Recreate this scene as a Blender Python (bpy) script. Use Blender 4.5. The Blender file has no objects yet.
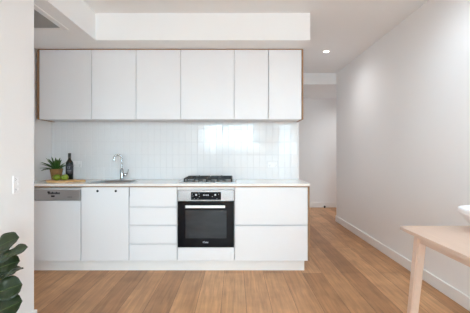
import bpy, bmesh, math, random
from mathutils import Vector, Matrix

scene = bpy.context.scene
COL = scene.collection
random.seed(7)
PI = math.pi

# ------------------------------------------------------------------ camera
EYE = 1.223
cam_data = bpy.data.cameras.new('camera')
cam_data.sensor_width = 36.0
cam_data.lens = 313.0 / 470.0 * 36.0
cam_data.shift_y = -3.0 / 470.0
cam_data.clip_start = 0.05
cam = bpy.data.objects.new('camera', cam_data)
cam.location = (0, 0, EYE)
cam.rotation_euler = (PI / 2, 0, 0)
COL.objects.link(cam)
scene.camera = cam

# ------------------------------------------------------------------ world, lights, exposure
SKY = 69.0
world = bpy.data.worlds.new('overcast_sky')
scene.world = world
world.use_nodes = True
wn = world.node_tree.nodes
wl = world.node_tree.links
wn.clear()
w_out = wn.new('ShaderNodeOutputWorld')
w_bg = wn.new('ShaderNodeBackground')
w_tc = wn.new('ShaderNodeTexCoord')
w_sep = wn.new('ShaderNodeSeparateXYZ')
w_ramp = wn.new('ShaderNodeValToRGB')
w_map = wn.new('ShaderNodeMapRange')
w_map.inputs['From Min'].default_value = -1
w_map.inputs['From Max'].default_value = 1
wl.new(w_tc.outputs['Generated'], w_sep.inputs[0])
wl.new(w_sep.outputs['Z'], w_map.inputs['Value'])
wl.new(w_map.outputs[0], w_ramp.inputs[0])
cr = w_ramp.color_ramp
cr.elements[0].position = 0.47
cr.elements[0].color = (0.27, 0.34, 0.38, 1)
cr.elements[1].position = 0.515
cr.elements[1].color = (0.62, 0.87, 1.0, 1)
wl.new(w_ramp.outputs[0], w_bg.inputs['Color'])
w_bg.inputs['Strength'].default_value = SKY
wl.new(w_bg.outputs[0], w_out.inputs[0])

# openings in the wall behind the camera and an added one in the right wall
FRONT_Y = -6.0
WIN = (-1.38, 0.90, 1.45, 2.50)          # x0, x1, z0, z1 of the wide window behind the camera


def portal(name, loc, rot, sx, sy):
    d = bpy.data.lights.new(name, 'AREA')
    d.shape = 'RECTANGLE'
    d.size = sx
    d.size_y = sy
    d.cycles.is_portal = True
    o = bpy.data.objects.new(name, d)
    o.location = loc
    o.rotation_euler = rot
    COL.objects.link(o)


portal('daylight_portal', ((WIN[0] + WIN[1]) / 2, FRONT_Y - 0.12, (WIN[2] + WIN[3]) / 2), (PI / 2, 0, 0),
       WIN[1] - WIN[0], WIN[3] - WIN[2])

WR = (-5.85, -2.70, 0.04, 2.55)          # y0, y1, z0, z1 of an unseen opening added in the right wall for side light
portal('daylight_portal', (1.83 + 0.12, (WR[0] + WR[1]) / 2, (WR[2] + WR[3]) / 2), (PI / 2, 0, PI / 2), WR[1] - WR[0], WR[3] - WR[2])

scene.view_settings.view_transform = 'Standard'
scene.view_settings.look = 'None'
scene.view_settings.gamma = 1.0
scene.view_settings.use_curve_mapping = False
scene.view_settings.exposure = -1.10
scene.cycles.max_bounces = 14
scene.cycles.diffuse_bounces = 10
scene.cycles.caustics_reflective = False
scene.cycles.caustics_refractive = False


# ------------------------------------------------------------------ materials
def lin(r, g, b):
    f = lambda c: (c / 255 / 12.92) if c / 255 <= 0.04045 else ((c / 255 + 0.055) / 1.055) ** 2.4
    return (f(r), f(g), f(b), 1)


def mat(name, col, rough=0.5, metal=0.0, noise=0.0, scale=20.0, stretch=(1, 1, 1), bump=0.0, spec=0.5, trans=0.0, coat=0.0):
    m = bpy.data.materials.new(name)
    m.use_nodes = True
    nt = m.node_tree
    b = nt.nodes['Principled BSDF']
    b.inputs['Base Color'].default_value = col
    b.inputs['Roughness'].default_value = rough
    b.inputs['Metallic'].default_value = metal
    b.inputs['Specular IOR Level'].default_value = spec
    b.inputs['Transmission Weight'].default_value = trans
    b.inputs['Coat Weight'].default_value = coat
    if noise or bump:
        tc = nt.nodes.new('ShaderNodeTexCoord')
        mp = nt.nodes.new('ShaderNodeMapping')
        mp.inputs['Scale'].default_value = stretch
        nz = nt.nodes.new('ShaderNodeTexNoise')
        nz.inputs['Scale'].default_value = scale
        nz.inputs['Detail'].default_value = 4
        nt.links.new(tc.outputs['Object'], mp.inputs[0])
        nt.links.new(mp.outputs[0], nz.inputs['Vector'])
        if noise:
            mx = nt.nodes.new('ShaderNodeMix')
            mx.data_type = 'RGBA'
            mx.inputs[6].default_value = tuple(min(1, c * (1 - noise)) for c in col[:3]) + (1,)
            mx.inputs[7].default_value = tuple(min(1, c * (1 + noise)) for c in col[:3]) + (1,)
            nt.links.new(nz.outputs['Fac'], mx.inputs[0])
            nt.links.new(mx.outputs[2], b.inputs['Base Color'])
        if bump:
            bp = nt.nodes.new('ShaderNodeBump')
            bp.inputs['Strength'].default_value = bump
            bp.inputs['Distance'].default_value = 0.002
            nt.links.new(nz.outputs['Fac'], bp.inputs['Height'])
            nt.links.new(bp.outputs[0], b.inputs['Normal'])
    return m


def emit(name, col, strength):
    m = bpy.data.materials.new(name)
    m.use_nodes = True
    b = m.node_tree.nodes['Principled BSDF']
    b.inputs['Base Color'].default_value = col
    b.inputs['Emission Color'].default_value = col
    b.inputs['Emission Strength'].default_value = strength
    return m


def plank_floor():
    m = bpy.data.materials.new('oak_floorboards')
    m.use_nodes = True
    nt = m.node_tree
    N, L = nt.nodes, nt.links
    b = N['Principled BSDF']
    tc = N.new('ShaderNodeTexCoord')
    mp = N.new('ShaderNodeMapping')
    mp.inputs['Rotation'].default_value = (0, 0, PI / 2)
    mp.inputs['Location'].default_value = (0.35, 0.01, 0)
    L.new(tc.outputs['Object'], mp.inputs[0])
    br = N.new('ShaderNodeTexBrick')
    br.offset = 0.37
    br.offset_frequency = 2
    br.inputs['Scale'].default_value = 1.0
    br.inputs['Brick Width'].default_value = 2.3
    br.inputs['Row Height'].default_value = 0.20
    br.inputs['Mortar Size'].default_value = 0.0016
    br.inputs['Mortar Smooth'].default_value = 0.2
    br.inputs['Bias'].default_value = 0.0
    br.inputs['Color1'].default_value = (0, 0, 0, 1)
    br.inputs['Color2'].default_value = (1, 1, 1, 1)
    br.inputs['Mortar'].default_value = (0.5, 0.5, 0.5, 1)
    L.new(mp.outputs[0], br.inputs['Vector'])
    ramp = N.new('ShaderNodeValToRGB')
    ramp.color_ramp.elements[0].color = lin(162, 117, 79)
    ramp.color_ramp.elements[1].color = lin(208, 160, 117)
    e = ramp.color_ramp.elements.new(0.5)
    e.color = lin(186, 138, 96)
    L.new(br.outputs['Color'], ramp.inputs[0])
    # long grain
    mp2 = N.new('ShaderNodeMapping')
    mp2.inputs['Scale'].default_value = (26, 1.6, 1)
    L.new(tc.outputs['Object'], mp2.inputs[0])
    nz = N.new('ShaderNodeTexNoise')
    nz.inputs['Scale'].default_value = 1.6
    nz.inputs['Detail'].default_value = 8
    nz.inputs['Distortion'].default_value = 0.6
    L.new(mp2.outputs[0], nz.inputs['Vector'])
    gr = N.new('ShaderNodeMapRange')
    gr.inputs['To Min'].default_value = 0.48
    gr.inputs['To Max'].default_value = 1.48
    L.new(nz.outputs['Fac'], gr.inputs['Value'])
    # knots and blotches
    nz2 = N.new('ShaderNodeTexNoise')
    nz2.inputs['Scale'].default_value = 5.5
    nz2.inputs['Detail'].default_value = 3
    L.new(tc.outputs['Object'], nz2.inputs['Vector'])
    gr2 = N.new('ShaderNodeMapRange')
    gr2.inputs['To Min'].default_value = 0.68
    gr2.inputs['To Max'].default_value = 1.26
    L.new(nz2.outputs['Fac'], gr2.inputs['Value'])
    mul = N.new('ShaderNodeMath')
    mul.operation = 'MULTIPLY'
    L.new(gr.outputs[0], mul.inputs[0])
    L.new(gr2.outputs[0], mul.inputs[1])
    vm = N.new('ShaderNodeVectorMath')
    vm.operation = 'SCALE'
    L.new(ramp.outputs[0], vm.inputs[0])
    L.new(mul.outputs[0], vm.inputs['Scale'])
    mx = N.new('ShaderNodeMix')
    mx.data_type = 'RGBA'
    mx.inputs[7].default_value = lin(98, 68, 46)
    L.new(br.outputs['Fac'], mx.inputs[0])
    L.new(vm.outputs[0], mx.inputs[6])
    L.new(mx.outputs[2], b.inputs['Base Color'])
    b.inputs['Roughness'].default_value = 0.40
    b.inputs['Specular IOR Level'].default_value = 0.32
    bp = N.new('ShaderNodeBump')
    bp.inputs['Strength'].default_value = 0.25
    bp.inputs['Distance'].default_value = 0.002
    bp.invert = True
    L.new(br.outputs['Fac'], bp.inputs['Height'])
    L.new(bp.outputs[0], b.inputs['Normal'])
    return m


M = {}
M['floor'] = plank_floor()
M['wall'] = mat('warm_white_wall_paint', lin(240, 240, 241), 0.75, noise=0.008, scale=3, bump=0.03)
M['ceiling'] = mat('white_ceiling_paint', lin(244, 246, 248), 0.8, noise=0.006, scale=3)
M['skirting'] = mat('white_skirting_enamel', lin(240, 240, 240), 0.4, noise=0.006, scale=5)
M['door'] = mat('white_cabinet_laminate', lin(236, 237, 240), 0.42, noise=0.006, scale=8)
M['carcass'] = mat('white_carcass_board', lin(225, 225, 227), 0.5, noise=0.01, scale=8)
M['bench'] = mat('white_stone_benchtop', lin(242, 238, 233), 0.07, noise=0.015, scale=160)
M['oak'] = mat('natural_oak_edging', lin(156, 119, 86), 0.5, noise=0.14, scale=9, stretch=(6, 6, 0.6))
M['tile'] = mat('glossy_white_ceramic', lin(233, 234, 236), 0.1, noise=0.012, scale=7, bump=0.05, spec=0.4)
M['grout'] = mat('pale_grey_grout', lin(221, 222, 225), 0.85, noise=0.02, scale=60)
M['steel'] = mat('brushed_stainless_steel', (0.50, 0.50, 0.51, 1), 0.28, 1.0, noise=0.06, scale=6, stretch=(1, 30, 30))
M['panel_steel'] = mat('oven_panel_steel', (0.31, 0.31, 0.32, 1), 0.25, 1.0, noise=0.06, scale=6, stretch=(1, 30, 30))
M['chrome'] = mat('polished_chrome', (0.46, 0.47, 0.48, 1), 0.12, 1.0, noise=0.02, scale=12)
M['black_glass'] = mat('black_oven_glass', (0.006, 0.006, 0.008, 1), 0.05, noise=0.05, scale=5, spec=0.14)
M['oven_window'] = mat('tinted_oven_window', (0.022, 0.026, 0.031, 1), 0.06, noise=0.45, scale=3.5, stretch=(1, 1, 4), spec=0.4)
M['display'] = mat('black_display_glass', (0.005, 0.006, 0.009, 1), 0.1, noise=0.05, scale=10, spec=0.12)
M['symbols'] = mat('pale_print', lin(190, 196, 204), 0.5, noise=0.02, scale=40)
M['grey_print'] = mat('grey_label_print', lin(136, 136, 142), 0.5, noise=0.05, scale=40)
M['mark'] = mat('dark_print', lin(40, 40, 44), 0.5, noise=0.05, scale=40)
M['handle'] = mat('satin_white_metal_handle', lin(238, 240, 243), 0.3, 0.25, noise=0.01, scale=20)
M['iron'] = mat('black_cast_iron', (0.018, 0.018, 0.018, 1), 0.55, noise=0.3, scale=60, bump=0.2)
M['burner'] = mat('grey_burner_alloy', (0.30, 0.30, 0.29, 1), 0.4, 0.8, noise=0.1, scale=30)
M['plastic'] = mat('white_switch_plastic', lin(240, 240, 242), 0.3, noise=0.005, scale=20)
M['slot'] = mat('dark_slot', lin(60, 60, 62), 0.6, noise=0.05, scale=30)
M['grille'] = mat('grey_vent_blades', lin(176, 176, 176), 0.6, noise=0.02, scale=20)
M['void'] = mat('dark_duct', lin(120, 120, 120), 0.9, noise=0.05, scale=10)
M['table'] = mat('pale_ash_timber', lin(214, 188, 170), 0.42, noise=0.09, scale=7, stretch=(9, 0.7, 4))
M['board'] = mat('bamboo_board', lin(222, 180, 128), 0.5, noise=0.1, scale=8, stretch=(0.8, 8, 2))
M['pot'] = mat('tan_woven_pot', lin(146, 112, 70), 0.8, noise=0.25, scale=45, bump=0.6)
M['soil'] = mat('dark_soil', lin(50, 38, 30), 0.95, noise=0.3, scale=90, bump=0.5)
M['blade'] = mat('spiky_green_leaf', lin(66, 102, 44), 0.45, noise=0.35, scale=14)
M['apple'] = mat('green_apple_skin', lin(126, 146, 36), 0.3, noise=0.15, scale=14)
M['stalk'] = mat('brown_stalk', lin(90, 66, 40), 0.8, noise=0.2, scale=50)
M['bottle'] = mat('dark_green_bottle_glass', (0.006, 0.010, 0.005, 1), 0.08, noise=0.2, scale=8)
M['foil'] = mat('black_bottle_cap', (0.008, 0.008, 0.008, 1), 0.4, noise=0.2, scale=30)
M['label'] = mat('charcoal_bottle_label', lin(58, 58, 66), 0.6, noise=0.1, scale=30)
M['ceramic'] = mat('matt_white_ceramic', lin(238, 237, 240), 0.4, noise=0.01, scale=20)
M['fig'] = mat('dark_fig_leaf', lin(31, 43, 17), 0.32, noise=0.35, scale=9, bump=0.3)
M['fig_vein'] = mat('pale_leaf_vein', lin(72, 88, 42), 0.5, noise=0.1, scale=20)
M['trunk'] = mat('grey_brown_bark', lin(104, 84, 66), 0.9, noise=0.3, scale=40, bump=0.5)
M['planter'] = mat('white_planter_glaze', lin(226, 224, 220), 0.5, noise=0.02, scale=20)
M['lamp_glow'] = emit('lamp_diffuser', (1.0, 0.93, 0.82, 1), 14.0)
M['rubber'] = mat('black_rubber', (0.012, 0.012, 0.012, 1), 0.6, noise=0.2, scale=40)
M['alu'] = mat('grey_window_aluminium', lin(120, 122, 126), 0.45, 0.6, noise=0.04, scale=20)


# ------------------------------------------------------------------ mesh helpers
class MB:
    """Collects shapes in world coordinates and links them as one mesh object."""

    def __init__(self):
        self.bm = bmesh.new()

    def box(self, x0, x1, y0, y1, z0, z1, bev=0.0, seg=2):
        t = bmesh.new()
        bmesh.ops.create_cube(t, size=1.0)
        for v in t.verts:
            v.co = Vector((x0 + (v.co.x + 0.5) * (x1 - x0), y0 + (v.co.y + 0.5) * (y1 - y0), z0 + (v.co.z + 0.5) * (z1 - z0)))
        if bev:
            bmesh.ops.bevel(t, geom=t.edges[:], offset=bev, segments=seg, affect='EDGES', profile=0.5)
        return self.add(t)

    def add(self, t):
        me = bpy.data.meshes.new('tmp')
        t.to_mesh(me)
        t.free()
        self.bm.from_mesh(me)
        bpy.data.meshes.remove(me)
        return self

    def lathe(self, prof, c, seg=32, axis='Z', sx=1.0, sy=1.0):
        """prof: list of (r, h); closed at ends when r==0."""
        bm = self.bm
        rings = []
        for r, h in prof:
            ring = []
            n = 1 if r < 1e-7 else seg
            for k in range(n):
                a = 2 * PI * k / seg
                p = Vector((r * math.cos(a) * sx, r * math.sin(a) * sy, h))
                if axis == 'Y':
                    p = Vector((p.x, p.z, -p.y))
                elif axis == 'X':
                    p = Vector((p.z, p.y, -p.x))
                ring.append(bm.verts.new(p + Vector(c)))
            rings.append(ring)
        for a, b in zip(rings, rings[1:]):
            for k in range(seg):
                k2 = (k + 1) % seg
                if len(a) == 1 and len(b) == 1:
                    continue
                if len(a) == 1:
                    f = (a[0], b[k2], b[k])
                elif len(b) == 1:
                    f = (a[k], a[k2], b[0])
                else:
                    f = (a[k], a[k2], b[k2], b[k])
                bm.faces.new(f)
        return self

    def cyl(self, c, r, h, axis='Z', seg=24, bev=0.0):
        if bev:
            p = [(0, 0), (r - bev, 0), (r, bev), (r, h - bev), (r - bev, h), (0, h)]
        else:
            p = [(0, 0), (r, 0), (r, h), (0, h)]
        return self.lathe(p, c, seg, axis)

    def tube(self, pts, rad, seg=12):
        bm = self.bm
        pts = [Vector(p) for p in pts]
        n = len(pts)
        rads = rad if isinstance(rad, (list, tuple)) else [rad] * n
        up = Vector((0, 0, 1))
        rings = []
        for i, p in enumerate(pts):
            d = (pts[min(i + 1, n - 1)] - pts[max(i - 1, 0)]).normalized()
            if i == 0:
                ref = Vector((0, 1, 0)) if abs(d.dot(up)) > 0.9 else up
            a = (ref - d * ref.dot(d)).normalized()
            ref = a
            b = d.cross(a)
            rings.append([bm.verts.new(p + (a * math.cos(2 * PI * k / seg) + b * math.sin(2 * PI * k / seg)) * rads[i]) for k in range(seg)])
        for r0, r1 in zip(rings, rings[1:]):
            for k in range(seg):
                bm.faces.new((r0[k], r0[(k + 1) % seg], r1[(k + 1) % seg], r1[k]))
        bm.faces.new(rings[0][::-1])
        bm.faces.new(rings[-1])
        return self

    def prism(self, poly, z0, z1, bev=0.0):
        """vertical extrusion of an xy outline"""
        t = bmesh.new()
        lo = [t.verts.new((x, y, z0)) for x, y in poly]
        hi = [t.verts.new((x, y, z1)) for x, y in poly]
        n = len(poly)
        t.faces.new(lo[::-1])
        t.faces.new(hi)
        for k in range(n):
            t.faces.new((lo[k], lo[(k + 1) % n], hi[(k + 1) % n], hi[k]))
        if bev:
            ed = [e for e in t.edges if abs(e.verts[0].co.z - e.verts[1].co.z) < 1e-6]
            bmesh.ops.bevel(t, geom=ed, offset=bev, segments=3, affect='EDGES', profile=0.5)
        return self.add(t)

    def frustum(self, top, bot, wt, wb, bev=0.004):
        """a square leg tapering from top centre to bottom centre"""
        t = bmesh.new()
        vs = []
        for c, w in ((bot, wb), (top, wt)):
            vs.append([t.verts.new((c[0] + sx * w / 2, c[1] + sy * w / 2, c[2])) for sx, sy in ((-1, -1), (1, -1), (1, 1), (-1, 1))])
        t.faces.new(vs[0][::-1])
        t.faces.new(vs[1])
        for k in range(4):
            t.faces.new((vs[0][k], vs[0][(k + 1) % 4], vs[1][(k + 1) % 4], vs[1][k]))
        if bev:
            bmesh.ops.bevel(t, geom=t.edges[:], offset=bev, segments=2, affect='EDGES')
        return self.add(t)

    def build(self, name, material, parent=None, smooth=None, solid=0.0):
        bm = self.bm
        bmesh.ops.recalc_face_normals(bm, faces=bm.faces[:]) if not solid else None
        me = bpy.data.meshes.new(name)
        if parent is not None:
            off = world_loc(parent)
        else:
            xs = [v.co.x for v in bm.verts]
            ys = [v.co.y for v in bm.verts]
            zs = [v.co.z for v in bm.verts]
            off = Vector(((min(xs) + max(xs)) / 2, (min(ys) + max(ys)) / 2, min(zs)))
        bmesh.ops.translate(bm, verts=bm.verts[:], vec=-off)
        bm.to_mesh(me)
        bm.free()
        me.materials.append(material)
        o = bpy.data.objects.new(name, me)
        COL.objects.link(o)
        if parent is not None:
            o.parent = parent
        else:
            o.location = off
        if smooth is not None:
            for p in me.polygons:
                p.use_smooth = True
            if smooth > 0:
                try:
                    me.set_sharp_from_angle(angle=math.radians(smooth))
                except Exception:
                    pass
        if solid:
            md = o.modifiers.new('thickness', 'SOLIDIFY')
            md.thickness = solid
            md.offset = 0
        return o


def world_loc(o):
    v = Vector(o.location)
    while o.parent is not None:
        o = o.parent
        v += Vector(o.location)
    return v


def tag(o, label, cat, group=None):
    o['label'] = label
    o['category'] = cat
    if group:
        o['group'] = group
    return o


def thing(name, loc, label, cat, group=None):
    o = bpy.data.objects.new(name, None)
    o.empty_display_size = 0.05
    o.location = loc
    COL.objects.link(o)
    return tag(o, label, cat, group)


def struct(o):
    o['kind'] = 'structure'
    return o


def text_part(name, body, size, loc, material, parent, depth=0.0006, width=None):
    """lettering facing the camera (-Y)"""
    cu = bpy.data.curves.new(name, 'FONT')
    cu.body = body
    cu.size = size
    cu.extrude = depth
    cu.align_x = 'CENTER'
    cu.align_y = 'CENTER'
    tmp = bpy.data.objects.new('tmp', cu)
    COL.objects.link(tmp)
    dg = bpy.context.evaluated_depsgraph_get()
    dg.update()
    me = bpy.data.meshes.new_from_object(tmp.evaluated_get(dg))
    bpy.data.objects.remove(tmp)
    me.name = name
    off = Vector(loc) - world_loc(parent)
    me.transform(Matrix.Translation(off) @ Matrix.Rotation(PI / 2, 4, 'X'))
    me.materials.clear()
    me.materials.append(material)
    o = bpy.data.objects.new(name, me)
    COL.objects.link(o)
    o.parent = parent
    return o


# ------------------------------------------------------------------ the setting
CEIL = 2.673
XL, XR = -1.434, 1.83              # left nib wall face, right wall face
XREC = -2.226                     # left wall of the kitchen recess
YNIB = 2.233                      # end of the left wall
YB = 3.807                        # kitchen back wall
YF = 3.227                        # base door fronts
YU = 3.487                        # overhead door fronts
YH = 5.65                         # end of the right wall / hall header
YHB = 7.10                        # hall end wall
XE = 0.776                        # right end of the kitchen back wall
BULK = 2.392                      # underside of the bulkhead
HALLC = 2.473

struct(MB().box(-2.6, 3.6, FRONT_Y - 0.2, YHB + 0.2, -0.12, 0.0).build('floor', M['floor'])).location.z = -0.12
fl = bpy.data.objects['floor']
struct(MB().box(-2.6, 3.6, FRONT_Y - 0.2, YH, CEIL, CEIL + 0.12).build('ceiling', M['ceiling']))
struct(MB().box(XE, 3.6, YH, YHB + 0.2, HALLC, CEIL + 0.12).build('ceiling_hall', M['ceiling']))
wl_ = MB()
wl_.box(XREC - 0.2, XL, FRONT_Y, YNIB, 0, CEIL)
struct(wl_.build('wall_left', M['wall']))
struct(MB().box(XREC - 0.2, XREC, YNIB, YB + 0.15, 0, CEIL).build('wall_recess', M['wall']))
struct(MB().box(XREC, XE, YB, YHB, 0, CEIL).build('wall_back', M['wall']))
wr = MB()
wr.box(XR, XR + 0.15, FRONT_Y, WR[0], 0, CEIL)
wr.box(XR, XR + 0.15, WR[1], YH, 0, CEIL)
wr.box(XR, XR + 0.15, WR[0], WR[1], WR[3], CEIL)
wr.box(XR, XR + 0.15, WR[0], WR[1], 0, WR[2])
struct(wr.build('wall_right', M['wall']))
w = MB()
for y in (WR[0], -4.80, -3.75, WR[1] - 0.05):
    w.box(XR + 0.05, XR + 0.11, y, y + 0.05, WR[2], WR[3])
w.box(XR + 0.05, XR + 0.11, WR[0], WR[1], WR[2], WR[2] + 0.05)
w.box(XR + 0.05, XR + 0.11, WR[0], WR[1], WR[3] - 0.05, WR[3])
struct(w.build('added_light_window', M['alu']))  # frame of the unseen opening, added to light the left-hand cupboards
struct(MB().box(XE, 3.6, YHB, YHB + 0.15, 0, CEIL).build('wall_hall', M['wall']))
struct(MB().box(3.45, 3.6, YH - 0.15, YHB, 0, CEIL).build('wall_passage', M['wall']))
struct(MB().box(XR + 0.15, 3.6, YH - 0.15, YH, 0, CEIL).build('wall_passage_return', M['wall']))
wf = MB()
wf.box(XREC - 0.2, WIN[0], FRONT_Y - 0.15, FRONT_Y, 0, CEIL)
wf.box(WIN[1], XR + 0.15, FRONT_Y - 0.15, FRONT_Y, 0, CEIL)
wf.box(WIN[0], WIN[1], FRONT_Y - 0.15, FRONT_Y, WIN[3], CEIL)
wf.box(WIN[0], WIN[1], FRONT_Y - 0.15, FRONT_Y, 0, WIN[2])
struct(wf.build('wall_front', M['wall']))
w = MB()
for x in (WIN[0], -0.62, 0.14, WIN[1] - 0.05):
    w.box(x, x + 0.05, FRONT_Y - 0.11, FRONT_Y - 0.05, WIN[2], WIN[3])
w.box(WIN[0], WIN[1], FRONT_Y - 0.11, FRONT_Y - 0.05, WIN[2], WIN[2] + 0.05)
w.box(WIN[0], WIN[1], FRONT_Y - 0.11, FRONT_Y - 0.05, WIN[3] - 0.05, WIN[3])
struct(w.build('window_1', M['alu']))
# bulkhead (dropped ceiling) over the kitchen: an L that turns towards the camera along the left wall
struct(MB().prism([(XREC, YNIB), (XL - 0.004, YNIB), (XL - 0.004, 3.23), (XE, 3.23), (XE, YB), (XREC, YB)], BULK, CEIL).build('trim_1', M['ceiling']))


def skirting(name, x0, x1, y0, y1, h=0.105):
    struct(MB().box(x0, x1, y0, y1, 0, h, 0.004, 2).build(name, M['skirting']))


skirting('baseboard_right', XR - 0.015, XR, WR[1], YH)
skirting('baseboard_right_end', XR - 0.015, XR + 0.15, YH, YH + 0.015)
skirting('baseboard_left', XL, XL + 0.015, FRONT_Y, YNIB)
skirting('baseboard_left_end', XREC, XL + 0.015, YNIB, YNIB + 0.015)
skirting('baseboard_hall', XE, 3.45, YHB - 0.015, YHB, 0.12)
skirting('baseboard_hall_side', XE, XE + 0.015, YB, YHB - 0.015)

# ------------------------------------------------------------------ splashback tiles (one pattern, one mesh)
sp = thing('tile_splashback', (-0.725, YB, 0.911), 'glossy white stacked tile splashback between benchtop and overhead cupboards', 'splashback')
MB().box(XREC, XE, YB - 0.004, YB, 0.911, 1.612).build('grout', M['grout'], sp)
tb = MB()
P = 0.0755
rows = [0.912, 1.053, 1.209, 1.364, 1.520, 1.611]
rt = random.Random(3)
k0 = int(math.floor(XREC / P))
for k in range(k0, int(XE / P) + 1):
    for z0, z1 in zip(rows, rows[1:]):
        x0, x1 = max(k * P, XREC), min((k + 1) * P, XE)
        if x1 - x0 < 0.006:
            continue
        x0 += 0.0014
        x1 -= 0.0014
        z0_, z1_ = z0 + 0.0014, z1 - 0.0014
        ax, az = rt.gauss(0, 0.0035), rt.gauss(0, 0.0045)
        cx, cz = (x0 + x1) / 2, (z0_ + z1_) / 2
        yb = YB - 0.0055
        bm = tb.bm
        def vv(x, z, i=0.0):
            return bm.verts.new((x, yb + (x - cx) * az + (z - cz) * ax + i, z))
        e = 0.0014
        inn = [vv(x0 + e, z0_ + e), vv(x1 - e, z0_ + e), vv(x1 - e, z1_ - e), vv(x0 + e, z1_ - e)]
        out = [vv(x0, z0_, e), vv(x1, z0_, e), vv(x1, z1_, e), vv(x0, z1_, e)]
        bk = [vv(x0, z0_, 0.004), vv(x1, z0_, 0.004), vv(x1, z1_, 0.004), vv(x0, z1_, 0.004)]
        bm.faces.new(inn)
        for q in range(4):
            r = (q + 1) % 4
            bm.faces.new((inn[q], out[q], out[r], inn[r]))
            bm.faces.new((out[q], bk[q], bk[r], out[r]))
tb.build('tiles', M['tile'], sp)

# ------------------------------------------------------------------ overhead cupboards
G = 0.0036
UZ0, UZ1 = 1.607, 2.380
UX = [-2.183, -1.597, -1.102, -0.605, -0.009, 0.371, 0.744]
UB = YB - 0.006


def overhead(xa, xb, splits, label):
    t = thing('overhead_cupboard', ((xa + xb) / 2, UB, UZ0), label, 'cupboard', 'overhead kitchen cupboards')
    c = MB()
    c.box(xa + 0.0005, xa + 0.016, YU + 0.0205, UB, UZ0, UZ1)
    c.box(xb - 0.016, xb - 0.0005, YU + 0.0205, UB, UZ0, UZ1)
    c.box(xa + 0.016, xb - 0.016, YU + 0.0205, UB, UZ0 + 0.002, UZ0 + 0.018)
    c.box(xa + 0.016, xb - 0.016, YU + 0.0205, UB, UZ1 - 0.016, UZ1)
    c.box(xa + 0.016, xb - 0.016, UB - 0.006, UB, UZ0 + 0.018, UZ1 - 0.016)
    c.build('carcass', M['carcass'], t)
    for a, b in splits:
        MB().box(a + G, b - G, YU, YU + 0.019, UZ0 - 0.004, UZ1 - 0.003, 0.0012).build('door', M['door'], t)


overhead(UX[0], UX[1], [(UX[0], UX[1])], 'wide single-door white overhead cupboard above the potted plant, furthest left')
overhead(UX[1], UX[2], [(UX[1], UX[2])], 'narrower white overhead cupboard above the sink tap')
overhead(UX[2], UX[3], [(UX[2], UX[3])], 'narrower white overhead cupboard above the four-drawer stack, left of the cooktop')
overhead(UX[3], UX[4], [(UX[3], UX[4])], 'wide single-door white overhead cupboard directly above the gas cooktop')
overhead(UX[4], UX[6], [(UX[4], UX[5]), (UX[5], UX[6])], 'two-door white overhead cupboard with narrow doors at the right end')

tag(MB().box(-2.204, UX[0] - 0.001, YU - 0.002, UB, UZ0 - 0.004, UZ1 - 0.0005, 0.001).build('oak_side_panel', M['oak']),
    'slim oak side panel at the left end of the overhead cupboards', 'panel')
tag(MB().box(UX[6] + 0.001, 0.7615, YU - 0.002, UB, UZ0 - 0.004, UZ1 - 0.0005, 0.001).build('oak_side_panel', M['oak']),
    'slim oak side panel at the right end of the overhead cupboards', 'panel')
tag(MB().box(-2.204, 0.7615, YU + 0.014, UB, UZ1, BULK - 0.0005, 0.001).build('oak_top_panel', M['oak']),
    'thin oak top strip between overhead cupboards and the bulkhead', 'panel')

# ------------------------------------------------------------------ base cabinets
DZ0, DZ1 = 0.117, 0.873
CB = YB - 0.012
X0, X1, X2, X3, X4, X5 = -2.19, -1.589, -1.092, -0.596, -0.005, 0.754
GV = 0.005
YC = YF + 0.0205                  # carcass front


def carcass(t, xa, xb, top=0.868, shelves=()):
    c = MB()
    c.box(xa + 0.001, xa + 0.017, YC, CB, DZ0, top)
    c.box(xb - 0.017, xb - 0.001, YC, CB, DZ0, top)
    c.box(xa + 0.017, xb - 0.017, YC, CB, DZ0, DZ0 + 0.016)
    c.box(xa + 0.017, xb - 0.017, CB - 0.006, CB, DZ0 + 0.016, top)
    for z in shelves:
        c.box(xa + 0.017, xb - 0.017, YC + 0.004, YC + 0.09, z - 0.03, z + 0.016)
    return c.build('carcass', M['carcass'], t)


def front(t, name, xa, xb, za, zb):
    return MB().box(xa + GV, xb - GV, YF, YF + 0.019, za, zb, 0.0015).build(name, M['door'], t)


# dishwasher
dw = thing('dishwasher', ((X0 + X1) / 2, YF + 0.3, DZ0), 'built-in dishwasher with steel control strip above a white door', 'dishwasher')
MB().box(X0 + 0.004, X1 - 0.004, YC + 0.004, CB, DZ0, 0.866).build('body', M['carcass'], dw)
front(dw, 'door', X0, X1, DZ0, 0.735)
cp = MB().box(X0 + GV, X1 - GV, YF - 0.002, YF + 0.02, 0.738, 0.848, 0.002).build('control_panel', M['steel'], dw)
ds = MB()
for i in range(9):
    x = -1.925 + i * 0.0135
    ds.box(x, x + 0.0105, YF - 0.0032, YF - 0.0018, 0.803, 0.822 if i % 3 else 0.828)
ds.box(-1.932, -1.908, YF - 0.0032, YF - 0.0018, 0.815, 0.833)
ds.build('printed_markings', M['mark'], cp)
MB().box(-1.895, -1.858, YF - 0.0045, YF - 0.0015, 0.774, 0.792, 0.001).build('button', M['mark'], cp)
ds = MB()
for i in range(4):
    ds.box(-1.725 + i * 0.012, -1.716 + i * 0.012, YF - 0.0032, YF - 0.0018, 0.772, 0.777)
ds.build('indicator_marks', M['slot'], cp)

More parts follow.
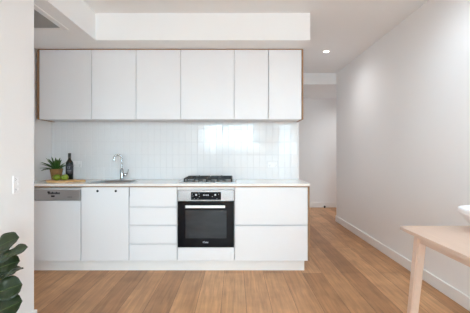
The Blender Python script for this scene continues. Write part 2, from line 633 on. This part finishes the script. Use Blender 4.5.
# sink cupboard with two round finger holes
sc = thing('sink_cupboard', ((X1 + X2) / 2, YF + 0.3, DZ0), 'white single-door base cupboard with two round black finger pulls under the sink', 'cupboard')
carcass(sc, X1, X2, 0.70)
dr = front(sc, 'door', X1, X2, DZ0, DZ1)
for px in (97.5, 115.8):
    x = (px - 235) / 97
    MB().lathe([(0, -0.0015), (0.0075, -0.0015), (0.0095, -0.0035), (0.0115, -0.0035), (0.0125, -0.001), (0.0125, 0.001), (0, 0.001)],
               (x, YF, 0.836), 20, 'Y').build('finger_pull', M['rubber'], dr, smooth=40)

# four-drawer stack
fd = thing('drawer_unit', ((X2 + X3) / 2, YF + 0.3, DZ0), 'white base unit with four handleless drawers left of the oven', 'drawers')
GH = 0.0085
lev = [DZ0, 0.294, 0.484, 0.674, DZ1]
carcass(fd, X2, X3, shelves=lev[1:4])
for i in range(4):
    za = lev[i] + (GH if i else 0)
    zb = lev[i + 1] - (GH if i < 3 else 0)
    front(fd, 'drawer', X2, X3, za, zb)

# oven housing
oh = thing('oven_housing', ((X3 + X4) / 2, YF + 0.3, DZ0), 'white cabinet housing around the oven with blank panel below it', 'cabinet')
c = MB()
c.box(X3 + 0.001, X3 + 0.016, YC + 0.004, CB, DZ0, 0.868)
c.box(X4 - 0.016, X4 - 0.001, YC + 0.004, CB, DZ0, 0.868)
c.box(X3 + 0.016, X4 - 0.016, YC + 0.004, CB, DZ0, DZ0 + 0.016)
c.box(X3 + 0.016, X4 - 0.016, YC + 0.004, CB, 0.236, 0.252)
c.build('carcass', M['carcass'], oh)
front(oh, 'filler_panel', X3, X4, DZ0, 0.253)
MB().box(X3 + GV, X4 - GV, YF + 0.002, YF + 0.019, 0.850, DZ1, 0.001).build('top_rail', M['door'], oh)

# built-in oven
ov = thing('built_in_oven', ((X3 + X4) / 2, YF + 0.3, 0.253), 'black glass built-in oven with steel control strip and bar handle', 'oven')
MB().box(X3 + 0.018, X4 - 0.018, YF + 0.02, CB - 0.02, 0.2525, 0.846).build('body', M['steel'], ov)
op = MB().box(X3 + GV, X4 - GV, YF - 0.004, YF + 0.019, 0.734, 0.847, 0.0015).build('control_panel', M['panel_steel'], ov)
xa, xb = (191 - 235) / 97, (221 - 235) / 97
dsp = MB().box(xa, xb, YF - 0.0058, YF - 0.003, 0.746, 0.826, 0.001).build('display', M['display'], ov)
for (px, py, wpx, hpx) in ((196.2, 194.8, 1.6, 1.6), (192.6, 194, 0.6, 0.5), (193, 196, 0.5, 0.5), (199.2, 194, 0.6, 0.5), (199.4, 196.4, 0.5, 0.5),
                           (203.6, 195, 0.9, 1.2), (205, 195, 0.9, 1.2), (206.8, 195, 0.9, 1.2), (208.2, 195, 0.9, 1.2),
                           (215.3, 194.8, 1.6, 1.6), (218.6, 194.4, 0.5, 0.5), (212.4, 196.4, 0.5, 0.4), (194.5, 198.6, 0.8, 0.3), (198, 198.6, 0.8, 0.3), (217, 198.6, 0.8, 0.3)):
    x, z = (px - 235) / 97, EYE - (py - 153.5) / 97
    MB().box(x - wpx / 194, x + wpx / 194, YF - 0.0063, YF - 0.0055, z - hpx / 194, z + hpx / 194).build('symbol', M['symbols'], dsp)
od = MB().box(X3 + GV, X4 - GV, YF - 0.004, YF + 0.0185, 0.256, 0.731, 0.0015).build('door', M['black_glass'], ov)
wz0, wz1 = EYE - (238.2 - 153.5) / 97, EYE - (210.2 - 153.5) / 97
MB().box((185.5 - 235) / 97, (226.5 - 235) / 97, YF - 0.0048, YF - 0.0035, wz0, wz1).build('window', M['oven_window'], od)
hb = MB()
hz = EYE - (206 - 153.5) / 97
hb.box((186 - 235) / 97, (225.2 - 235) / 97, YF - 0.052, YF - 0.036, hz - 0.014, hz + 0.014, 0.004)
for px in (190, 221):
    x = (px - 235) / 97
    hb.box(x - 0.009, x + 0.009, YF - 0.038, YF - 0.003, hz - 0.009, hz + 0.009, 0.002)
hb.build('handle', M['handle'], od)
text_part('lettering', 'Miele', 0.026, ((205.6 - 235) / 97, YF - 0.0045, EYE - (242.2 - 153.5) / 97), M['symbols'], od)

# wide two-drawer unit
wd = thing('pot_drawer_unit', ((X4 + X5) / 2, YF + 0.3, DZ0), 'wide white base unit with two deep handleless drawers right of the oven', 'drawers')
carcass(wd, X4, X5, shelves=(0.484,))
front(wd, 'drawer', X4, X5, DZ0, 0.484 - GH)
front(wd, 'drawer', X4, X5, 0.484 + GH, DZ1)

tag(MB().box(X5 + 0.001, 0.769, YF - 0.002, CB, DZ0, 0.886, 0.001).build('oak_end_panel', M['oak']),
    'oak edged end panel at the right end of the base units', 'panel')
tag(MB().box(X0, X5, YF + 0.012, YF + 0.0195, 0.8745, 0.8858).build('oak_shadow_rail', M['oak']),
    'thin oak shadow rail directly under the white benchtop', 'rail')
kb = MB()
kb.box(X0, -1.5855, YF + 0.048, YF + 0.064, 0, DZ0 - 0.0005, 0.001)
kb.box(-1.5845, 0.725, YF + 0.048, YF + 0.064, 0, DZ0 - 0.0005, 0.001)
tag(kb.build('kickboard', M['skirting']), 'recessed white kickboard along the floor under the base units', 'kickboard')

# ------------------------------------------------------------------ benchtop with sink cut-out
SX0, SX1, SY0, SY1 = -1.535, -1.125, 3.315, 3.60
BZ0, BZ1 = 0.886, 0.911
YBF = YF - 0.010


def slab_hole(x0, x1, y0, y1, hx0, hx1, hy0, hy1, z0, z1, bev):
    t = bmesh.new()
    xs, ys = [x0, hx0, hx1, x1], [y0, hy0, hy1, y1]
    V = {}
    for z in (z0, z1):
        for i, x in enumerate(xs):
            for j, y in enumerate(ys):
                V[i, j, z] = t.verts.new((x, y, z))
    for i in range(3):
        for j in range(3):
            if i == 1 and j == 1:
                continue
            t.faces.new((V[i, j, z1], V[i + 1, j, z1], V[i + 1, j + 1, z1], V[i, j + 1, z1]))
            t.faces.new((V[i, j, z0], V[i, j + 1, z0], V[i + 1, j + 1, z0], V[i + 1, j, z0]))
    for i in range(3):
        t.faces.new((V[i, 0, z0], V[i + 1, 0, z0], V[i + 1, 0, z1], V[i, 0, z1]))
        t.faces.new((V[i, 3, z1], V[i + 1, 3, z1], V[i + 1, 3, z0], V[i, 3, z0]))
        t.faces.new((V[0, i, z1], V[0, i + 1, z1], V[0, i + 1, z0], V[0, i, z0]))
        t.faces.new((V[3, i, z0], V[3, i + 1, z0], V[3, i + 1, z1], V[3, i, z1]))
    a = [(1, 1), (2, 1), (2, 2), (1, 2)]
    for q in range(4):
        p, r = a[q], a[(q + 1) % 4]
        t.faces.new((V[p[0], p[1], z1], V[r[0], r[1], z1], V[r[0], r[1], z0], V[p[0], p[1], z0]))
    ed = [e for e in t.edges if all(abs(v.co.y - y0) < 1e-6 for v in e.verts) and abs(e.verts[0].co.z - e.verts[1].co.z) < 1e-6]
    bmesh.ops.bevel(t, geom=ed, offset=bev, segments=2, affect='EDGES')
    m = MB()
    m.add(t)
    return m


tag(slab_hole(XREC + 0.003, 0.772, YBF, YB - 0.007, SX0, SX1, SY0, SY1, BZ0 + 0.0005, BZ1, 0.003).build('benchtop', M['bench']),
    'thin white stone benchtop running over all the base units', 'benchtop')

# inset sink
sk = thing('kitchen_sink', ((SX0 + SX1) / 2, (SY0 + SY1) / 2, 0.745), 'stainless steel inset sink in the white benchtop left of the drawers', 'sink')


def rrect(x0, x1, y0, y1, r, n=6):
    pts = []
    for cx, cy, a0 in ((x1 - r, y1 - r, 0), (x0 + r, y1 - r, PI / 2), (x0 + r, y0 + r, PI), (x1 - r, y0 + r, 3 * PI / 2)):
        for k in range(n + 1):
            a = a0 + PI / 2 * k / n
            pts.append((cx + r * math.cos(a), cy + r * math.sin(a)))
    return pts


def rings_mesh(rings):
    """rings: list of (outline, z), same vertex count; last one filled"""
    m = MB()
    vs = [[m.bm.verts.new((x, y, z)) for x, y in o] for o, z in rings]
    n = len(vs[0])
    for a, b in zip(vs, vs[1:]):
        for k in range(n):
            m.bm.faces.new((a[k], a[(k + 1) % n], b[(k + 1) % n], b[k]))
    m.bm.faces.new(vs[-1])
    return m


def srect(d, r):
    return rrect(SX0 + d, SX1 - d, SY0 + d, SY1 - d, r)


rings_mesh([(srect(-0.014, 0.03), BZ1 + 0.0005), (srect(-0.013, 0.03), BZ1 + 0.005), (srect(-0.004, 0.03), BZ1 + 0.005), (srect(0.004, 0.03), BZ1 - 0.002),
            (srect(0.006, 0.035), 0.77), (srect(0.03, 0.05), 0.748), (srect(0.10, 0.03), 0.746)]).build('bowl', M['steel'], sk, smooth=50)
MB().lathe([(0, 0.749), (0.03, 0.749), (0.04, 0.7525), (0.042, 0.7495)], ((SX0 + SX1) / 2, (SY0 + SY1) / 2, 0), 24).build('drain', M['chrome'], sk, smooth=40)

# mixer tap
FX, FY = -1.337, 3.70
tp = thing('mixer_tap', (FX, FY, BZ1), 'chrome gooseneck mixer tap with side lever behind the sink', 'tap')
MB().lathe([(0, 0), (0.028, 0), (0.028, 0.006), (0.024, 0.01), (0.0215, 0.012), (0.0215, 0.118), (0.018, 0.128), (0.012, 0.132), (0, 0.132)], (FX, FY, BZ1 + 0.0003), 28).build('body', M['chrome'], tp, smooth=40)
pts = [(FX, FY, BZ1 + 0.125), (FX, FY, BZ1 + 0.20), (FX, FY, 1.165)]
r = 0.041
for k in range(1, 13):
    a = PI * k / 12 * 1.06
    d = r - r * math.cos(a)
    pts.append((FX - d, FY - d * 0.35, 1.165 + r * math.sin(a)))
pts.append((FX - 2 * r + 0.002, FY - 2 * r * 0.35, 1.145))
MB().tube(pts, 0.0105, 14).build('spout', M['chrome'], tp, smooth=60)
e = pts[-1]
MB().cyl((e[0], e[1], e[2] - 0.014), 0.0125, 0.02, bev=0.002).build('aerator', M['chrome'], tp, smooth=40)
lv = MB()
lv.lathe([(0, 0.018), (0.0185, 0.018), (0.0185, 0.056), (0.016, 0.06), (0, 0.06)], (FX, FY, BZ1 + 0.062), 22, 'X')
lv.tube([(FX + 0.05, FY, BZ1 + 0.062), (FX + 0.066, FY, BZ1 + 0.072), (FX + 0.074, FY, BZ1 + 0.10), (FX + 0.078, FY - 0.002, BZ1 + 0.128)], [0.008, 0.007, 0.006, 0.005], 10)
lv.build('lever', M['chrome'], tp, smooth=50)

# gas cooktop
HX0, HX1, HY0, HY1 = -0.613, 0.010, 3.285, 3.735
hb_ = thing('gas_cooktop', ((HX0 + HX1) / 2, (HY0 + HY1) / 2, BZ1), 'steel gas cooktop with black iron trivets on the benchtop above the oven', 'cooktop')
MB().box(HX0, HX1, HY0, HY1, BZ1 + 0.0003, BZ1 + 0.009, 0.003).build('hob_plate', M['steel'], hb_)
HZ = BZ1 + 0.009
for (bx, by, br_) in ((-0.421, 3.62, 0.042), (-0.421, 3.43, 0.034), (-0.157, 3.62, 0.034), (-0.157, 3.43, 0.046)):
    q = MB().lathe([(0, 0), (br_ + 0.012, 0), (br_ + 0.010, 0.008), (br_, 0.010), (br_, 0.018), (0, 0.018)], (bx, by, HZ), 26).build('burner', M['burner'], hb_, smooth=40)
    MB().lathe([(0, 0.0185), (br_ - 0.004, 0.0185), (br_ - 0.002, 0.022), (br_ - 0.006, 0.027), (0, 0.028)], (bx, by, HZ), 26).build('burner_cap', M['iron'], q, smooth=40)
for (xa, xb) in ((-0.540, -0.302), (-0.276, -0.038)):
    g = MB()
    cx = (xa + xb) / 2
    zt = HZ + 0.040
    ya, yb = 3.345, 3.715
    b_ = 0.0055
    for y in (ya, (ya + yb) / 2, yb):
        g.box(xa, xb, y - b_, y + b_, zt - 0.012, zt, 0.002)
    for x in (xa, xb):
        g.box(x - b_, x + b_, ya - b_, yb + b_, zt - 0.012, zt, 0.002)
    for by in (3.43, 3.62):
        for sx in (-1, 1):
            xi, xo = cx + sx * 0.03, (xb if sx > 0 else xa)
            g.box(min(xi, xo), max(xi, xo), by - b_, by + b_, zt - 0.012, zt + 0.006, 0.002)
        g.box(cx - b_, cx + b_, by + 0.03, by + 0.09, zt - 0.012, zt + 0.006, 0.002)
        g.box(cx - b_, cx + b_, by - 0.09, by - 0.03, zt - 0.012, zt + 0.006, 0.002)
    for x in (xa, xb):
        for y in (ya, (ya + yb) / 2, yb):
            g.box(x - 0.008, x + 0.008, y - 0.008, y + 0.008, HZ, zt - 0.004, 0.002)
    g.build('trivet', M['iron'], hb_)
for kx in (-0.40, -0.335, -0.27, -0.205):
    MB().lathe([(0, 0), (0.019, 0), (0.017, 0.018), (0.015, 0.020), (0, 0.020)], (kx, 3.312, HZ), 20).build('knob', M['burner'], hb_, smooth=40)


# ------------------------------------------------------------------ power points
def outlet_back(px, py, label):
    x, z = (px - 235) / 82.2, EYE - (py - 153.5) / 82.2
    y = YB - 0.0075
    t = thing('power_point', (x, y, z), label, 'power point')
    f = MB().box(x - 0.058, x + 0.058, y - 0.009, y, z - 0.037, z + 0.037, 0.003).build('faceplate', M['plastic'], t)
    for s in (-1, 1):
        MB().box(x + s * 0.022 - 0.008, x + s * 0.022 + 0.008, y - 0.0125, y - 0.008, z + 0.006, z + 0.027, 0.0015).build('switch', M['plastic'], t)
        k = MB()
        cx = x + s * 0.037
        for dx, dz, tl in ((-0.006, -0.008, 0.5), (0.006, -0.008, -0.5), (0, -0.022, 0)):
            k.box(cx + dx - 0.0011, cx + dx + 0.0011, y - 0.0096, y - 0.0085, z + dz - 0.0045, z + dz + 0.0045)
        k.build('socket_slots', M['slot'], t)


outlet_back(77.3, 164.3, 'white double power point on splashback tiles behind the wine bottle')
outlet_back(272.6, 164.3, 'white double power point on splashback tiles right of the cooktop')

# vertical power point on the left wall
py_ = 2.052
pz = EYE - (184.5 - 153.5) / (313 / py_)
t = thing('wall_power_point', (XL, py_, pz), 'white vertical power point plate on the plain left wall', 'power point')
MB().box(XL, XL + 0.007, py_ - 0.036, py_ + 0.036, pz - 0.058, pz + 0.058, 0.003).build('faceplate', M['plastic'], t)
for dz in (-0.030, 0.004, 0.030):
    MB().box(XL + 0.006, XL + 0.0100, py_ + 0.002, py_ + 0.018, pz + dz - 0.009, pz + dz + 0.009, 0.0015).build('switch', M['plastic'], t)
for dz in (-0.034, 0.034):
    k = MB()
    for dy, ddz in ((-0.018, 0.006), (-0.018, -0.006), (-0.008, 0.0)):
        k.box(XL + 0.0065, XL + 0.0075, py_ + dy - 0.004, py_ + dy + 0.004, pz + dz + ddz - 0.001, pz + dz + ddz + 0.001)
    k.build('socket_slots', M['slot'], t)

# ------------------------------------------------------------------ air vent in the bulkhead soffit
VX0, VX1, VY0, VY1 = -2.19, -1.565, 2.27, 2.945
vt = thing('air_vent', ((VX0 + VX1) / 2, (VY0 + VY1) / 2, BULK), 'white framed grey air vent in the lowered ceiling beside left wall', 'vent')
fr = MB()
wv = 0.052
zf0, zf1 = BULK - 0.009, BULK
fr.box(VX0, VX0 + wv, VY0, VY1, zf0, zf1, 0.003)
fr.box(VX1 - wv, VX1, VY0, VY1, zf0, zf1, 0.003)
fr.box(VX0 + wv, VX1 - wv, VY0, VY0 + wv, zf0, zf1, 0.003)
fr.box(VX0 + wv, VX1 - wv, VY1 - wv, VY1, zf0, zf1, 0.003)
fr.build('frame', M['skirting'], vt)
MB().box(VX0 + wv, VX1 - wv, VY0 + wv, VY1 - wv, BULK - 0.0025, BULK - 0.0002).build('backing', M['void'], vt)
bl = MB()
n = 46
for i in range(n):
    y = VY0 + wv + (i + 0.5) * (VY1 - VY0 - 2 * wv) / n
    bl.box(VX0 + wv, VX1 - wv, y - 0.0035, y + 0.0035, BULK - 0.0085, BULK - 0.0025)
bl.build('blades', M['grille'], vt)


# ------------------------------------------------------------------ ceiling downlights
def downlight(x, y, label, z=CEIL, power=14, col=(1.0, 0.90, 0.78), spread=115, group=None):
    t = thing('ceiling_downlight', (x, y, z), label, 'downlight', group)
    MB().lathe([(0.038, -0.001), (0.042, -0.006), (0.052, -0.004), (0.054, 0), (0.038, 0)], (x, y, z), 28).build('trim_ring', M['skirting'], t, smooth=40)
    MB().cyl((x, y, z - 0.003), 0.039, 0.0028).build('diffuser', M['lamp_glow'], t)
    d = bpy.data.lights.new('downlight_beam', 'SPOT')
    d.energy = power
    d.color = col
    d.spot_size = math.radians(spread)
    d.spot_blend = 1.0
    d.shadow_soft_size = 0.04
    o = bpy.data.objects.new('downlight_beam', d)
    o.location = (0, 0, -0.02)
    o.parent = t
    COL.objects.link(o)


downlight(1.295, 4.44, 'lit round downlight in the ceiling beyond the overhead cupboards', power=46, col=(0.92, 0.92, 0.92), spread=160)
downlight(2.55, 6.35, 'unseen downlight added around the passage corner to brighten the hall', HALLC, 85, (0.94, 0.95, 0.95), 165)  # hidden lamp added to lift the hall's light
# downlights added out of view, above and behind the camera, to brighten the room
for y, watts, xs in ((-3.4, 40, (-0.3, 1.0)), (-1.0, 40, (-0.3, 1.0)), (0.8, 70, (1.0,)), (2.3, 75, (1.2,))):
    for x in xs:
        downlight(x, y, 'unseen downlight added in the living area ceiling to brighten the room', CEIL, watts, (0.72, 0.88, 1.0), 170, 'added living area downlights')

# ------------------------------------------------------------------ door stop in the hall
t = thing('door_stop', (2.02, YHB - 0.06, 0), 'small black door stop on floor at the hall skirting', 'door stop')
MB().lathe([(0, 0), (0.02, 0), (0.02, 0.006), (0.014, 0.01), (0.014, 0.02), (0, 0.02)], (2.02, YHB - 0.05, 0), 18).build('base', M['rubber'], t, smooth=40)
MB().lathe([(0, 0.02), (0.019, 0.02), (0.021, 0.03), (0.019, 0.042), (0.012, 0.046), (0, 0.047)], (2.02, YHB - 0.05, 0), 18).build('buffer', M['rubber'], t, smooth=40)

# ------------------------------------------------------------------ serving board and what stands on it
BX, BY = -1.930, 3.485
bdz = BZ1 + 0.0004
out = []
R = 0.15
a0 = math.radians(14)
for k in range(41):
    a = a0 + (2 * PI - 2 * a0) * k / 40
    out.append((BX + R * math.cos(a), BY + R * math.sin(a)))
hw = 0.03
out += [(BX + R + 0.02, BY - hw), (BX + R + 0.085, BY - hw), (BX + R + 0.108, BY - 0.022), (BX + R + 0.117, BY), (BX + R + 0.108, BY + 0.022), (BX + R + 0.085, BY + hw), (BX + R + 0.02, BY + hw)]
tag(MB().prism(out, bdz, bdz + 0.018, 0.004).build('serving_board', M['board']), 'round pale timber serving board with short handle on the benchtop', 'board')
TOP = bdz + 0.0184

PX, PY = -2.022, 3.545
pp = thing('potted_plant', (PX, PY, TOP), 'small spiky green plant in a tan tapered pot on the serving board', 'plant')
pot = MB()
prof = [(0, 0), (0.048, 0), (0.050, 0.003)]
for i in range(1, 12):
    h = 0.003 + i * 0.0095
    prof.append((0.049 + 0.016 * i / 11 + (0.0012 if i % 2 else -0.0006), h))
prof += [(0.0675, 0.109), (0.0680, 0.120), (0.064, 0.121), (0.061, 0.104), (0, 0.104)]
pot.lathe(prof, (PX, PY, TOP), 32)
pot.build('pot', M['pot'], pp, smooth=40)
MB().lathe([(0, 0.108), (0.03, 0.109), (0.0612, 0.105), (0.0612, 0.1045), (0, 0.1045)], (PX, PY, TOP), 24).build('soil', M['soil'], pp, smooth=50)


def blade(m, base, direction, length, width, droop, n=8):
    bm = m.bm
    d = Vector(direction).normalized()
    side = d.cross(Vector((0, 0, 1)))
    if side.length < 0.05:
        side = Vector((1, 0, 0))
    side.normalize()
    p = Vector(base)
    prev = None
    for i in range(n + 1):
        s = i / n
        wd_ = width * (0.75 + 0.9 * s) * (1 - s) ** 0.75 + 0.0006
        nrm = side.cross(d).normalized()
        row = [bm.verts.new(p - side * wd_ + nrm * wd_ * 0.35), bm.verts.new(p), bm.verts.new(p + side * wd_ + nrm * wd_ * 0.35)]
        if prev:
            for q in range(2):
                bm.faces.new((prev[q], prev[q + 1], row[q + 1], row[q]))
        prev = row
        d = (d + Vector((0, 0, -1)) * droop / n).normalized()
        p = p + d * (length / n)


rb = random.Random(5)
fo = MB()
for i in range(44):
    az = 2 * PI * (i * 0.381966) + rb.uniform(-0.2, 0.2)
    ring = i % 4
    el = math.radians([20, 38, 56, 76][ring] + rb.uniform(-7, 7))
    ln = [0.150, 0.165, 0.165, 0.160][ring] * rb.uniform(0.85, 1.08)
    dx, dy = math.cos(az), math.sin(az)
    if dy > 0.3:
        ln *= 0.75
    if dx > 0.15:
        el = max(el, math.radians(44))
        ln = min(ln, 0.080 / max(0.3, dx * math.cos(el)) - 0.02, 0.15)
    blade(fo, (PX + 0.018 * dx, PY + 0.018 * dy, TOP + 0.108), (dx * math.cos(el), dy * math.cos(el), math.sin(el)), ln, 0.0185, [0.6, 0.5, 0.4, 0.15][ring])
fo.build('foliage', M['blade'], pp, smooth=0, solid=0.0012)

WX, WY = -1.882, 3.560
wb = thing('wine_bottle', (WX, WY, TOP), 'dark wine bottle with charcoal label behind the green apples', 'bottle')
MB().lathe([(0, 0.004), (0.030, 0), (0.0365, 0.002), (0.0385, 0.008), (0.0385, 0.178), (0.037, 0.192), (0.030, 0.207), (0.020, 0.219), (0.0155, 0.230), (0.0142, 0.245), (0.0140, 0.262), (0, 0.262)],
           (WX, WY, TOP), 32).build('body', M['bottle'], wb, smooth=50)
MB().lathe([(0, 0.297), (0.0150, 0.297), (0.0158, 0.294), (0.0158, 0.246), (0.0146, 0.246), (0.0146, 0.2625), (0, 0.2625)], (WX, WY, TOP), 24).build('cap', M['foil'], wb, smooth=40)


def wrap(m, rr, a_lo, a_hi, z0, z1, n=16):
    bm = m.bm
    lo, hi = [], []
    for i in range(n + 1):
        a = a_lo + (a_hi - a_lo) * i / n
        lo.append(bm.verts.new((WX + rr * math.sin(a), WY - rr * math.cos(a), TOP + z0)))
        hi.append(bm.verts.new((WX + rr * math.sin(a), WY - rr * math.cos(a), TOP + z1)))
    for i in range(n):
        bm.faces.new((lo[i], lo[i + 1], hi[i + 1], hi[i]))


m = MB()
wrap(m, 0.0391, -1.45, 1.75, 0.058, 0.170)
lab = m.build('bottle_label', M['label'], wb, smooth=0, solid=0.0005)
m = MB()
for (a0_, a1_, z0, z1) in ((-0.15, 0.75, 0.148, 0.152), (-0.1, 0.15, 0.118, 0.146), (0.35, 0.6, 0.122, 0.146), (0.15, 0.4, 0.118, 0.124), (-0.3, 0.9, 0.098, 0.106), (-0.2, 0.8, 0.086, 0.091), (-0.1, 0.7, 0.074, 0.078)):
    wrap(m, 0.0397, a0_, a1_, z0, z1, 6)
m.build('label_print', M['grey_print'], lab, smooth=0, solid=0.0004)


def apple(x, y, yaw, tilt, label):
    t = thing('green_apple', (x, y, TOP), label, 'apple', 'green apples on the serving board')
    a = MB()
    prof = []
    R_ = 0.0385
    for i in range(19):
        th = PI * i / 18
        rr = R_ * math.sin(th) * (1 + 0.05 * math.cos(th))
        h = R_ * 0.92 * (1 - math.cos(th))
        if th > 2.4:
            h -= 0.010 * ((th - 2.4) / 0.74) ** 2
        if th < 0.5:
            h += 0.004 * ((0.5 - th) / 0.5) ** 2
        prof.append((0 if i in (0, 18) else rr, h))
    mn = min(h for _, h in prof)
    prof = [(r_, h - mn) for r_, h in prof]
    a.lathe(prof, (x, y, TOP), 28)
    a.build('flesh', M['apple'], t, smooth=0)
    MB().tube([(x, y, TOP + 0.058), (x + 0.002, y, TOP + 0.070), (x + 0.006 * math.cos(yaw), y + 0.004 * math.sin(yaw), TOP + 0.080)], [0.0016, 0.0014, 0.002], 8).build('stalk', M['stalk'], t, smooth=0)


apple(-1.948, 3.420, 0.4, 0, 'green apple in front of the tan pot, left of the pair')
apple(-1.864, 3.425, 2.2, 0, 'green apple in front of the wine bottle, right of the pair')

# ------------------------------------------------------------------ dining table and bowl
TX0, TX1, TY0, TY1, TZ = 1.073, 1.80, 0.60, 2.058, 0.748
tb_ = thing('dining_table', ((TX0 + TX1) / 2, (TY0 + TY1) / 2, 0), 'pale timber dining table with splayed legs against the right wall', 'table')
MB().prism(rrect(TX0, TX1, TY0, TY1, 0.025, 6), TZ - 0.020, TZ, 0.006).build('tabletop', M['table'], tb_, smooth=30)
AX0, AX1, AY0, AY1 = TX0 + 0.030, TX1 - 0.030, TY0 + 0.175, TY1 - 0.175
ap = MB()
za, zb = TZ - 0.060, TZ - 0.0205
ap.box(AX0, AX0 + 0.02, AY0, AY1, za, zb, 0.002)
ap.box(AX1 - 0.02, AX1, AY0, AY1, za, zb, 0.002)
ap.box(AX0 + 0.02, AX1 - 0.02, AY0, AY0 + 0.02, za, zb, 0.002)
ap.box(AX0 + 0.02, AX1 - 0.02, AY1 - 0.02, AY1, za, zb, 0.002)
ap.build('apron', M['table'], tb_)
for sx in (0, 1):
    for sy in (0, 1):
        tx = AX0 + 0.016 if sx == 0 else AX1 - 0.016
        ty = AY0 - 0.004 if sy == 0 else AY1 + 0.004
        fx = tx + (-0.045 if sx == 0 else 0.02)
        fy = ty + (-0.05 if sy == 0 else 0.05)
        MB().frustum((tx, ty, TZ - 0.0208), (fx, fy, 0), 0.054, 0.044, 0.006).build('leg', M['table'], tb_, smooth=35)

CBX, CBY = 1.548, 1.88
tag(MB().lathe([(0, 0), (0.085, 0), (0.089, 0.004), (0.124, 0.052), (0.150, 0.094), (0.168, 0.106), (0.172, 0.114), (0.171, 0.134), (0.167, 0.138), (0.160, 0.136),
                (0.148, 0.112), (0.116, 0.060), (0.075, 0.016), (0, 0.012)], (CBX, CBY, TZ + 0.0004), 48).build('ceramic_bowl', M['ceramic'], smooth=35),
    'white ceramic bowl with thick rim on the dining table', 'bowl')

# ------------------------------------------------------------------ fiddle leaf fig at bottom left
GX, GY = -1.27, 1.60
SG = 313 / GY
fg = thing('fiddle_leaf_fig', (GX, GY, 0), 'leafy dark green indoor fig plant beside the left wall', 'plant')
MB().lathe([(0, 0), (0.088, 0), (0.094, 0.006), (0.112, 0.19), (0.112, 0.20), (0.104, 0.20), (0.102, 0.175), (0, 0.175)], (GX, GY, 0.0003), 32).build('pot', M['planter'], fg, smooth=40)
MB().lathe([(0, 0.182), (0.1025, 0.178), (0.1025, 0.1755), (0, 0.1755)], (GX, GY, 0), 24).build('soil', M['soil'], fg, smooth=50)
MB().tube([(GX, GY, 0.178), (GX + 0.006, GY, 0.32), (GX - 0.006, GY, 0.48), (GX - 0.002, GY, 0.62), (GX, GY, 0.70)], [0.011, 0.010, 0.008, 0.006, 0.004], 10).build('trunk', M['trunk'], fg, smooth=60)


def fig_leaf(lf, vn, base, tip, width, normal, bend=0.12, n=18, cols=6):
    """broad fiddle shaped leaf from base to tip, with a raised midrib"""
    base, tip, nrm = Vector(base), Vector(tip), Vector(normal).normalized()
    ax = tip - base
    L_ = ax.length
    ax.normalize()
    nrm = (nrm - ax * nrm.dot(ax)).normalized()
    side = ax.cross(nrm)
    rows_ = []
    mid = []
    ph = base.x * 91 + tip.z * 57
    for i in range(n + 1):
        s = i / n
        prof = (math.sin(PI * min(1, s ** 1.45)) ** 0.48) * (0.70 + 0.38 * s) if 0 < s < 1 else 0.03
        wdt = width / 2 * prof
        arch = nrm * (bend * L_ * (4 * s * (1 - s)) * 0.35)
        row = []
        for j in range(cols + 1):
            u = j / cols * 2 - 1
            cup = 0.20 * wdt * u * u
            wav = 0.005 * math.sin(s * 15 + ph + (2 if u > 0 else 0)) * abs(u) ** 2
            row.append(lf.bm.verts.new(base + ax * (s * L_) + arch + side * (u * wdt) + nrm * (cup + wav + 0.003 * math.cos(s * 40) * (1 - abs(u)) * abs(u) * 4 * 0.5)))
        rows_.append(row)
        mid.append(base + ax * (s * L_) + arch + nrm * 0.0008)
    for a, b in zip(rows_, rows_[1:]):
        for j in range(cols):
            lf.bm.faces.new((a[j], a[j + 1], b[j + 1], b[j]))
    vn.tube(mid, [0.0026 * (1 - 0.75 * i / n) for i in range(n + 1)], 6)


def px2w(px, py, dy=0.0):
    y = GY + dy
    return Vector(((px - 235) * y / 313, y, EYE - (py - 153.5) * y / 313))


lf, vn = MB(), MB()
spec = [
    # base px, tip px, depth offsets, width, normal
    ((-12, 254, 0.0), (19, 237, 0.03), 0.115, (-0.25, -0.8, 0.6)),
    ((-10, 268, -0.05), (27.5, 247, -0.03), 0.085, (-0.35, -0.55, 0.75)),
    ((-10, 272, 0.02), (20, 261, 0.05), 0.110, (-0.2, -0.75, 0.55)),
    ((-8, 284, -0.06), (23.5, 268.5, -0.09), 0.050, (-0.3, -0.2, 0.9)),
    ((-10, 296, -0.02), (22, 284, 0.0), 0.125, (0.15, -0.85, 0.5)),
    ((-12, 318, -0.05), (22.5, 301, -0.03), 0.125, (-0.15, -0.8, 0.5)),
    ((-12, 300, 0.06), (15, 292, 0.10), 0.110, (0, -0.8, 0.6)),
    ((-12, 334, -0.02), (20, 330, 0.02), 0.12, (-0.1, -0.8, 0.6)),
]
for (b, tpx, wd_, nr) in spec:
    B, T = px2w(*b), px2w(*tpx)
    fig_leaf(lf, vn, B, T, wd_, nr)
    vn.tube([B, (B + Vector((GX, GY, B.z - 0.02))) / 2 + Vector((0, 0, -0.005)), Vector((GX, GY, B.z - 0.03))], [0.0022, 0.0025, 0.003], 6)
for (az, z, l, el) in ((-100, 0.68, 0.15, 0.6), (-140, 0.60, 0.13, 0.5), (-70, 0.48, 0.16, 0.4), (-110, 0.40, 0.15, 0.3), (70, 0.52, 0.15, 0.4), (95, 0.62, 0.13, 0.6), (-60, 0.62, 0.14, 0.35)):
    a = math.radians(az)
    d = Vector((math.cos(a), math.sin(a), el)).normalized()
    B = Vector((GX, GY, z)) + d * 0.035
    if B.x + d.x * l < XL + 0.03:
        l = max(0.06, (B.x - XL - 0.03) / abs(d.x))
    fig_leaf(lf, vn, B, B + d * l, 0.10, (-d.x * 0.5, -d.y * 0.5, 1))
    vn.tube([Vector((GX, GY, z - 0.01)), B], [0.003, 0.0024], 6)
lf.build('foliage', M['fig'], fg, smooth=0, solid=0.0012)
vn.build('stems', M['fig_vein'], fg, smooth=0)
